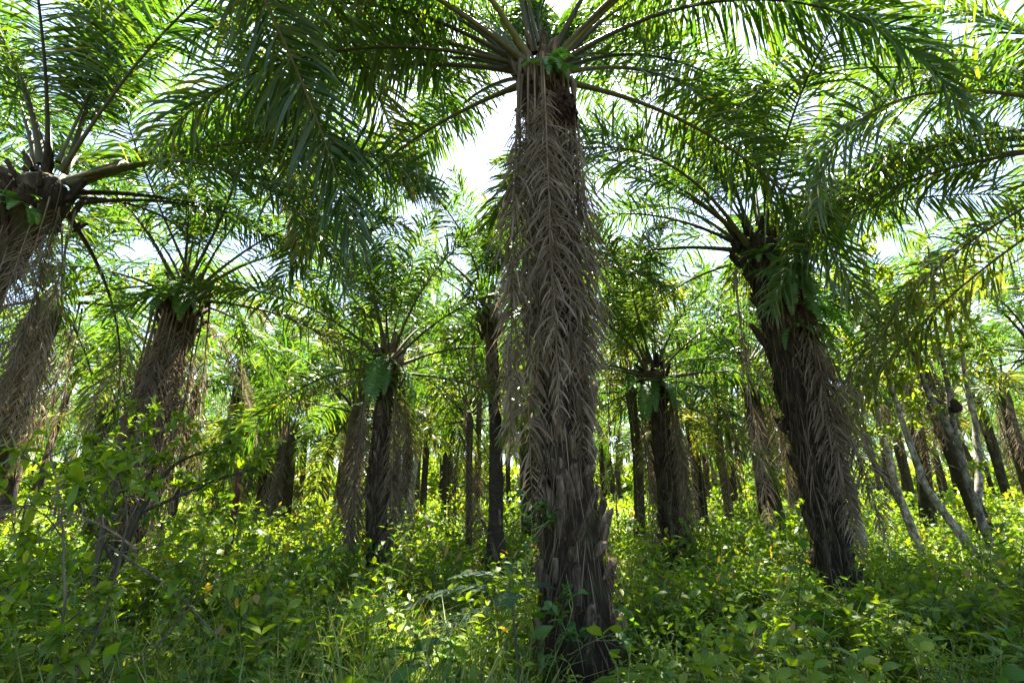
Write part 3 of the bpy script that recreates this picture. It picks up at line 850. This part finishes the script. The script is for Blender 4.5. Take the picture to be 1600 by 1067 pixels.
o = ob('undergrowth', g.mesh('undergrowth', ['green_stem', 'leaf']))
o['kind'] = 'stuff'; o['label'] = 'dense bright green leafy undergrowth covering the ground between the palms'
g = Geo()
fill(g, 'far', 3600, 22, 80, 8, sc=(.6, 1.35), pw=1.3)
fill(g, 'far', 1500, 60, 95, 9, sc=(2.8, 5.0))
o = ob('undergrowth', g.mesh('undergrowth', ['green_stem', 'leaf']))
o['kind'] = 'stuff'; o['label'] = 'thick scrub closing the view under the back rows of palms'
g = Geo()
fill(g, 'grass', 1700, 2.9, 9.5, 10, sc=(.7, 1.4), dens=grassy)
fill(g, 'grass', 1200, 9, 20, 11, sc=(.9, 1.6))
o = ob('grass', g.mesh('grass', ['grass']))
o['kind'] = 'stuff'; o['label'] = 'tall bright grass blades growing among the undergrowth in front'

# single plants one can pick out in front
def singles(kind, name, label, cat, group, n, y0, y1, seed, leafm, sc):
    r = np.random.default_rng(seed)
    ms = [p.mesh(name, ['green_stem', leafm] if kind != 'grass' else ['grass']) for p in PROTO[kind]]
    x, y, _ = spots(n, y0, y1, seed, .95)
    for a, b in zip(x, y):
        thing(name, label, cat, (a, b, float(ground_z(a, b)) - .02), group, ms[int(r.integers(len(ms)))], r.uniform(0, 6.28), r.uniform(*sc))
singles('broad', 'leafy_plant', 'broad-leaved green plant standing out of the front undergrowth', 'plant', 'broad-leaved plants in front', 46, 3.6, 8, 31, 'dark_leaf', (.8, 1.3))
singles('herb', 'leafy_herb', 'bushy light green herb in the front undergrowth', 'plant', 'bushy herbs in front', 60, 3.6, 8.5, 32, 'leaf', (.9, 1.4))
singles('rosette', 'lance_leaved_plant', 'plant with long pointed leaves fanning out near the ground', 'plant', 'long-leaved plants in front', 22, 3.6, 7.5, 33, 'dark_leaf', (.9, 1.4))
singles('fern', 'ground_fern', 'green feathery fern rising from the grass in front', 'fern', 'ground ferns in front', 18, 4, 8, 34, 'fern', (.8, 1.2))
singles('sapling', 'sapling', 'thin upright sapling with a dark stem and few big leaves', 'sapling', 'thin saplings in front', 16, 3.8, 8.5, 35, 'dark_leaf', (.7, 1.1))
singles('grass', 'grass_tuft', 'tall tuft of pale green grass in front', 'grass', 'grass tufts in front', 30, 3.6, 6.5, 36, 'grass', (1.1, 1.7))

# ------------------------------------------------------------------ shrubs and trees with stems of their own
def woody(name, label, cat, stems, seed, bark, leafm, twigs=14, tw_len=.7, ll=.09, per=14, lw=.42, start=.35, loc=None, grp=None, spread=1.0, sag=.5):
    """stems: [(points, radius at foot, radius at tip)] in world metres; side shoots carry the leaves"""
    r = np.random.default_rng(seed)
    loc = np.array(stems[0][0][0], float) if loc is None else np.array(loc, float)
    root = thing(name, label, cat, tuple(loc), grp)
    gl = Geo(); gt = Geo()
    for pts, ra_, rb_ in stems:
        P = curve(np.array(pts, float) - loc, 26)
        P = P + np.cumsum(r.normal(0, .006, P.shape), 0)
        gs = Geo()
        tube(gs, P, np.linspace(ra_, rb_, 26) * (1 + r.normal(0, .09, 26)), 9, 0, jit=.10, rg=r)
        ob('stem' if cat != 'tree' else 'trunk', gs.mesh('stem', [bark], True), root)
        for q in range(twigs):
            t = start + (1 - start) * (q + r.random()) / twigs
            i = min(int(t * 25), 24)
            a = r.uniform(0, 6.283)
            d = unit(np.array([math.cos(a) * spread, math.sin(a) * spread, r.uniform(.25, 1.1)]))
            L_ = tw_len * r.uniform(.5, 1.2)
            m_ = P[i] + d * L_ * .5 + r.normal(0, .05, 3); e = P[i] + d * L_ + np.array([0, 0, -.08 * L_]) + r.normal(0, .08, 3)
            Q = curve([P[i], m_, e], 8)
            tube(gt, Q, np.linspace(max(rb_ * .55, .006), .003, 8), 4, 0, cap=False)
            for s2 in range(3):
                j = int(r.integers(3, 8)); a2 = r.uniform(0, 6.283)
                d2 = unit(d + np.array([math.cos(a2), math.sin(a2), .3]) * .9)
                e2 = Q[j] + d2 * L_ * r.uniform(.25, .5)
                tube(gt, np.linspace(Q[j], e2, 3), [.004, .003, .002], 3, 0, cap=False)
                k = per
                u = r.uniform(.2, 1, k)[:, None]
                b = Q[j] * (1 - u) + e2 * u
                dd = unit(d2 * .6 + r.normal(0, .6, (k, 3)))
                leaves(gl, b, dd, unit(UP + r.normal(0, .35, (k, 3))), ll * r.uniform(.6, 1.25, k), ll * lw * r.uniform(.8, 1.2, k), r.uniform(0, 2 * sag, k), np.clip(r.normal(.5, .16, k), 0, 1), 0)
    if gt.n:
        ob('twigs', gt.mesh('twigs', [bark]), root)['kind'] = 'stuff'
    if gl.n:
        ob('foliage' if cat != 'tree' else 'crown', gl.mesh('foliage', [leafm]), root)
    return root

woody('slender_tree', 'slender mottled pale-barked tree leaning right of the thick ferny palm', 'tree',
      [([(7.95, 10.5, -.1), (7.62, 10.5, 1.79), (7.58, 10.5, 2.78), (7.4, 10.5, 4.11), (7.25, 10.6, 5.4), (7.06, 10.5, 6.63), (6.91, 10.4, 7.43)], .085, .018),
       ([(7.6, 10.5, 1.6), (7.21, 10.4, 2.27), (7.01, 10.4, 3.16), (6.74, 10.4, 4.5)], .05, .018),
       ([(7.4, 10.5, 4.1), (7.80, 10.6, 5.44), (8.07, 10.6, 6.67), (7.84, 10.6, 7.32)], .06, .02)], 1, 'pale_bark', 'leaf', twigs=20, tw_len=1.0, ll=.13, per=15, start=.38)
woody('slender_tree', 'many-stemmed pale-barked tree at the right with forking spotted stems', 'tree',
      [([(8.5, 9.6, -.1), (7.89, 9.6, 1.12), (7.51, 9.6, 1.88), (7.38, 9.6, 2.8), (7.3, 9.6, 3.77), (7.37, 9.6, 4.94), (7.32, 9.6, 5.91)], .085, .018),
       ([(8.4, 9.5, -.1), (8.09, 9.4, 1.66), (8.07, 9.4, 2.66), (8.16, 9.4, 3.73), (8.2, 9.4, 4.74), (8.38, 9.4, 5.68), (8.5, 9.4, 6.6)], .07, .018),
       ([(8.15, 9.45, 1.4), (8.71, 9.7, 2.81), (8.8, 9.7, 4.05), (9.02, 9.7, 5.11), (9.54, 9.7, 6.1)], .065, .02),
       ([(8.07, 9.4, 2.66), (7.86, 9.5, 3.63), (7.76, 9.5, 4.51), (7.6, 9.5, 5.4)], .06, .02)], 2, 'pale_bark', 'leaf', twigs=18, tw_len=.95, ll=.13, per=15, start=.38)
woody('slender_tree', 'thin greyish tree stem standing close behind the thick ferny palm', 'tree',
      [([(7.35, 11.4, -.1), (7.25, 11.4, 1.3), (7.0, 11.4, 2.4), (6.9, 11.4, 3.6), (6.8, 11.4, 5.6)], .08, .03)], 3, 'pale_bark', 'leaf', twigs=14, tw_len=.9, ll=.12, per=9, start=.45)
woody('white_tree', 'straight whitish tree trunk far back between the short curtained palm and the thin palm', 'tree',
      [([(-3.21, 17, -.1), (-3.23, 17, 1.33), (-3.14, 17, 2.7), (-2.95, 17, 4.2), (-2.8, 17, 6.0)], .13, .05)], 4, 'white_bark', 'leaf', twigs=14, tw_len=1.2, ll=.16, per=10, start=.62)
woody('leafy_bush', 'tall bright leafy bush in front of the grey-skirted palm at the left', 'bush',
      [([(-4.75, 6.5, -.1), (-4.6, 6.5, .9), (-4.45, 6.5, 1.5), (-4.1, 6.5, 2.1), (-3.5, 6.5, 2.35)], .05, .012),
       ([(-4.7, 6.45, .2), (-4.8, 6.4, 1.2), (-4.6, 6.3, 2.0), (-4.5, 6.3, 2.45)], .04, .012),
       ([(-4.45, 6.5, 1.5), (-3.9, 6.6, 1.8), (-3.35, 6.6, 2.0)], .025, .01),
       ([(-4.6, 6.5, .9), (-5.2, 6.5, 1.6), (-5.4, 6.6, 2.0)], .025, .01)], 5, 'stem', 'leaf', twigs=13, tw_len=.5, ll=.15, per=9, lw=.4, start=.3)
woody('leafy_bush', 'dark large-leaved shrub in the left foreground', 'bush',
      [([(-3.0, 3.7, -.05), (-2.85, 3.6, .8), (-3.0, 3.6, 1.4), (-3.3, 3.7, 1.95)], .011, .005),
       ([(-2.95, 3.7, 0), (-2.7, 3.8, .9), (-2.6, 3.7, 1.5), (-2.75, 3.6, 1.85)], .010, .004),
       ([(-3.05, 3.7, 0), (-3.3, 3.6, .8), (-3.5, 3.6, 1.4), (-3.75, 3.7, 1.7)], .010, .004),
       ([(-2.9, 3.8, 0), (-2.4, 4.0, .7), (-2.2, 4.0, 1.2)], .008, .004)], 6, 'stem', 'leaf', twigs=7, tw_len=.36, ll=.12, per=6, lw=.46, start=.25, sag=.6)
woody('leafy_bush', 'low bush of pale oval leaves in the right foreground below the ferny palm', 'bush',
      [([(3.1, 5.6, 0), (3.2, 5.6, .4), (3.5, 5.6, .75)], .012, .005), ([(3.2, 5.6, 0), (2.9, 5.5, .45), (2.7, 5.5, .7)], .012, .005),
       ([(3.3, 5.7, 0), (3.7, 5.7, .4), (4.0, 5.7, .62)], .012, .005)], 7, 'green_stem', 'leaf', twigs=8, tw_len=.28, ll=.14, per=5, lw=.5, start=.2)
woody('climber', 'bright-leaved creeper climbing the foot of the shaggy middle palm', 'vine',
      [([(.45, 5.25, 0), (.4, 5.28, .35), (.55, 5.3, .6), (.5, 5.33, .95)], .006, .003), ([(.5, 5.25, .3), (.75, 5.2, .42), (1.0, 5.18, .36)], .005, .002)], 8, 'green_stem', 'fern',
      twigs=5, tw_len=.22, ll=.12, per=3, lw=.5, start=.15)
woody('climber', 'small leafy creeper on the left side of the middle palm trunk', 'vine',
      [([(.1, 5.5, 0), (.15, 5.45, .9), (.22, 5.45, 1.35), (.2, 5.45, 1.6)], .006, .003)], 9, 'green_stem', 'dark_leaf', twigs=7, tw_len=.18, ll=.10, per=3, lw=.55, start=.5)

# strap-leaved plants
def strap_plant(name, label, loc, stem_h, stem_r, stem_m, n, ll, seed, leafm='leaf'):
    r = np.random.default_rng(seed)
    root = thing(name, label, 'plant', loc)
    g = Geo(); tube(g, curve([(0, 0, -.1), (.02, 0, stem_h * .5), (0, 0, stem_h)], 10), np.linspace(stem_r, stem_r * .7, 10), 8, jit=.06, rg=r)
    ob('stem', g.mesh('stem', [stem_m], True), root)
    g = Geo()
    for i in range(n):
        a = i * 2.4 + r.normal(0, .2); e = np.interp(i / n, [0, 1], [1.5, .2])
        g1 = Geo()
        d = unit(np.array([[math.cos(a), math.sin(a), e]]))
        strips(g1, np.array([[0, 0, stem_h - .05]]), d, np.cross(d, UP), np.array([ll * r.uniform(.8, 1.15)]), np.array([ll * .13]), np.array([.3]), np.array([r.uniform(.5, .8)]), 0, segs=5,
               prof=np.array([.35, .8, 1, .95, .6, 0]))
        ob('leaf', g1.mesh('leaf', [leafm]), root)
strap_plant('strap_leaved_plant', 'bright rosette of upright strap leaves in the scrub left of the thin reddish palm', (-1.95, 17, 0), .7, .05, 'green_stem', 16, 1.0, 1)
strap_plant('strap_leaved_plant', 'reddish-stemmed plant with yellow-green strap leaves beside the leafy bush', (-4.75, 9.2, 0), 2.2, .065, 'red_stem', 14, .75, 2)
strap_plant('strap_leaved_plant', 'yellowish strap-leaved plant in the sunny gap behind the ferny palms', (9.4, 19, 0), .5, .05, 'green_stem', 14, 1.1, 3)

# feathery sapling in front of the slim palm
def feathery():
    r = np.random.default_rng(5)
    root = thing('sapling', 'young sapling with blue-green feathery leaves spreading left of the middle palm', 'sapling', (.07, 4.6, 0))
    g = Geo(); tube(g, curve([(0, 0, -.05), (-.03, 0, .45), (-.06, 0, .75), (-.1, 0, 1.05)], 12), np.linspace(.016, .006, 12), 6, jit=.08, rg=r)
    ob('stem', g.mesh('stem', ['stem'], True), root)
    for a, z, L_, e in [(3.0, .92, .85, .2), (3.5, .8, .8, .05), (2.5, .98, .6, .35), (.3, .95, .35, .3), (4.6, .9, .4, .3), (1.4, 1.0, .45, .5)]:
        g = Geo()
        s = np.linspace(0, 1, 10); ang = e - .75 * s
        T = np.stack([np.cos(ang) * math.cos(a), np.cos(ang) * math.sin(a), np.sin(ang)], -1)
        P = np.vstack([[0, 0, 0], np.cumsum(T[:-1] * L_ / 9, 0)]) + np.array([-.08, 0, z])
        tube(g, P, np.linspace(.004, .002, 10), 3, 0, cap=False)
        for k in range(2, 10):
            for sd in (-1, 1):
                d = unit(np.array([-math.sin(a), math.cos(a), 0]) * sd + T[k] * .6)
                pl = L_ * .3 * math.sin(math.pi * (k + 1) / 12)
                u = np.linspace(.08, 1, 18)[:, None]
                b = P[k] + d * u * pl + np.array([0, 0, -.12]) * u ** 2 * pl
                for s2 in (-1, 1):
                    dl = unit(np.cross(d, UP) * s2 + d * .4 + np.array([0, 0, .05]))
                    leaves(g, b, np.repeat(dl[None], 18, 0), np.repeat(UP[None], 18, 0), np.full(18, .028), np.full(18, .011), np.full(18, .2), r.uniform(.2, .9, 18), 1, lod=1)
        ob('leaf', g.mesh('leaf', ['green_stem', 'blue_leaf']), root)
feathery()

# ferns growing on the trunks
FERNS = [fern(910 + i, n=8 + i, ll=.75 + .12 * i, hang=1, pin=22).mesh('fern', ['green_stem', 'fern']) for i in range(3)]
def trunk_fern(palm_key, z, az, label, sc=1.0, v=0):
    root, top, P, rad = PALMS[palm_key]
    zl = z - root.location.z
    j = int(np.argmin(abs(P[:, 2] - zl)))
    a = R(az)
    p = root.location + Vector(P[j]) + Vector((math.cos(a), math.sin(a), 0)) * float(rad[j]) * .95
    thing('fern', label, 'fern', p, 'ferns growing on palm trunks', FERNS[v], a, sc)
for k, z, az, lab, sc, v in [
    ('B', 5.75, 235, 'highest fern hanging left under the crown of the thick dark palm', 1.0, 0),
    ('B', 5.35, 255, 'fern hanging from the left face of the thick dark palm, below the highest', 1.1, 1),
    ('B', 5.2, 290, 'fern in the middle of the thick dark palm, under its crown', 1.0, 2),
    ('B', 4.35, 285, 'lone low fern on the face of the thick dark palm', .9, 0),
    ('B', 5.6, 320, 'yellow-green fern on the right side of the thick dark palm under its crown', 1.3, 2),
    ('B', 4.8, 335, 'large fern among dead fronds on the right of the thick dark palm', 1.3, 1),
    ('A', 7.3, 280, 'bright fern sitting in the crown base of the shaggy middle palm', .7, 1),
    ('A', 7.4, 330, 'yellowish fern at the right of the crown base of the middle palm', .7, 0),
    ('J', 4.15, 250, 'fern hanging left under the crown of the back palm with bare dark trunk', 1.2, 2),
    ('J', 4.1, 290, 'fern hanging right under the crown of the back palm with bare dark trunk', 1.1, 1),
    ('C', 5.6, 300, 'fern on the dark trunk cut by the left edge', 1.0, 0),
    ('D', 5.3, 270, 'fern at the top of the grey-skirted palm', 1.1, 1),
    ('F', 4.1, 280, 'fern under the crown of the short curtained palm', 1.2, 2),
    ('F', 1.0, 285, 'small fern near the foot of the short curtained palm', .6, 0),
]:
    trunk_fern(k, z, az, lab, sc, v)

# dry fronds and sticks lying or leaning in the undergrowth
gr, gl = frond_geo(2.2, 35, 75, 60, .42, .016, 1201, grav=1.0, dead=True, bend=1.0, pet=.1)
o = thing('fallen_frond', 'dark dry frond arching down at the left foreground', 'palm frond', (-2.85, 4.2, 1.25), None, gr.mesh('fallen_frond', ['rachis_dead'], True), R(182))
ob('leaflets', gl.mesh('leaflets', ['dead']), o)
gr, gl = frond_geo(3.4, 8, 20, 70, .5, .018, 1202, grav=.5, dead=True, bend=1.0, pet=.15)
o = thing('fallen_frond', 'dry brown frond lying on the ground left of the middle palm foot', 'palm frond', (-.1, 6.9, .15), None, gr.mesh('fallen_frond', ['rachis_dead'], True), R(170))
ob('leaflets', gl.mesh('leaflets', ['dead']), o)
for x_, y_, a_, lab_ in [(2.0, 6.6, 20, 'dry brown frond lying in the plants right of the middle palm foot'), (-4.2, 7.6, 200, 'dry brown frond lying under the tall leafy bush'),
                         (6.6, 7.2, 60, 'dry brown frond lying at the lower right in front of the pale stems')]:
    o = thing('fallen_frond', lab_, 'palm frond', (x_, y_, .3), None, gr.mesh('fallen_frond', ['rachis_dead'], True), R(a_))
    ob('leaflets', gl.mesh('leaflets', ['dead']), o)
g = Geo(); tube(g, curve([(0, 0, 0), (.6, .1, -.4), (1.3, 0, -.95)], 10), np.linspace(.011, .006, 10), 6, jit=.1)
thing('fallen_branch', 'broken dry palm stalk slanting down through the left foreground plants', 'branch', (-3.1, 4.2, 1.3), None, g.mesh('fallen_branch', ['stem'], True))

# round nest on a pale stem
g = Geo(); r = np.random.default_rng(3)
th = np.linspace(0, np.pi, 11)
tube(g, np.stack([np.zeros(11), np.zeros(11), -.13 * np.cos(th)], -1), np.maximum(.095 * np.sin(th) * (1 + .25 * np.cos(th)), .004), 12, jit=.16, rg=r)
thing('nest', 'small dark round insect nest stuck to a pale forking stem', 'nest', (8.13, 9.31, 3.3), None, g.mesh('nest', ['nest'], True))

# thin vines hanging from the canopy
r = np.random.default_rng(21)
for i, (x, y, z0, z1) in enumerate([(3.2, 10.5, 5.2, .8), (3.45, 10.2, 5.0, 1.1), (4.3, 11.5, 5.2, .6), (4.75, 11.2, 4.6, .7), (2.7, 11.6, 5.6, .9), (1.9, 9.5, 5.6, 1.2), (-1.5, 12.5, 4.6, .8), (5.1, 12.6, 5.0, .7), (2.3, 12.4, 5.0, .6)]):
    g = Geo()
    n = 16; t = np.linspace(0, 1, n)
    P = np.stack([np.cumsum(r.normal(0, .03, n)), np.cumsum(r.normal(0, .03, n)), (z1 - z0) * t], -1)
    tube(g, P, np.full(n, .009), 4, 0, cap=False)
    k = 24; j = r.integers(3, n, k)
    leaves(g, P[j], unit(r.normal(0, 1, (k, 3)) * np.array([1, 1, .4])), np.repeat(UP[None], k, 0), r.uniform(.06, .11, k), r.uniform(.03, .05, k), r.uniform(.2, .8, k), r.uniform(.3, .8, k), 1)
    thing('hanging_vine', 'thin leafy vine hanging straight down between the middle palms', 'vine', (x, y, z0), 'hanging vines', g.mesh('hanging_vine', ['stem', 'leaf']))
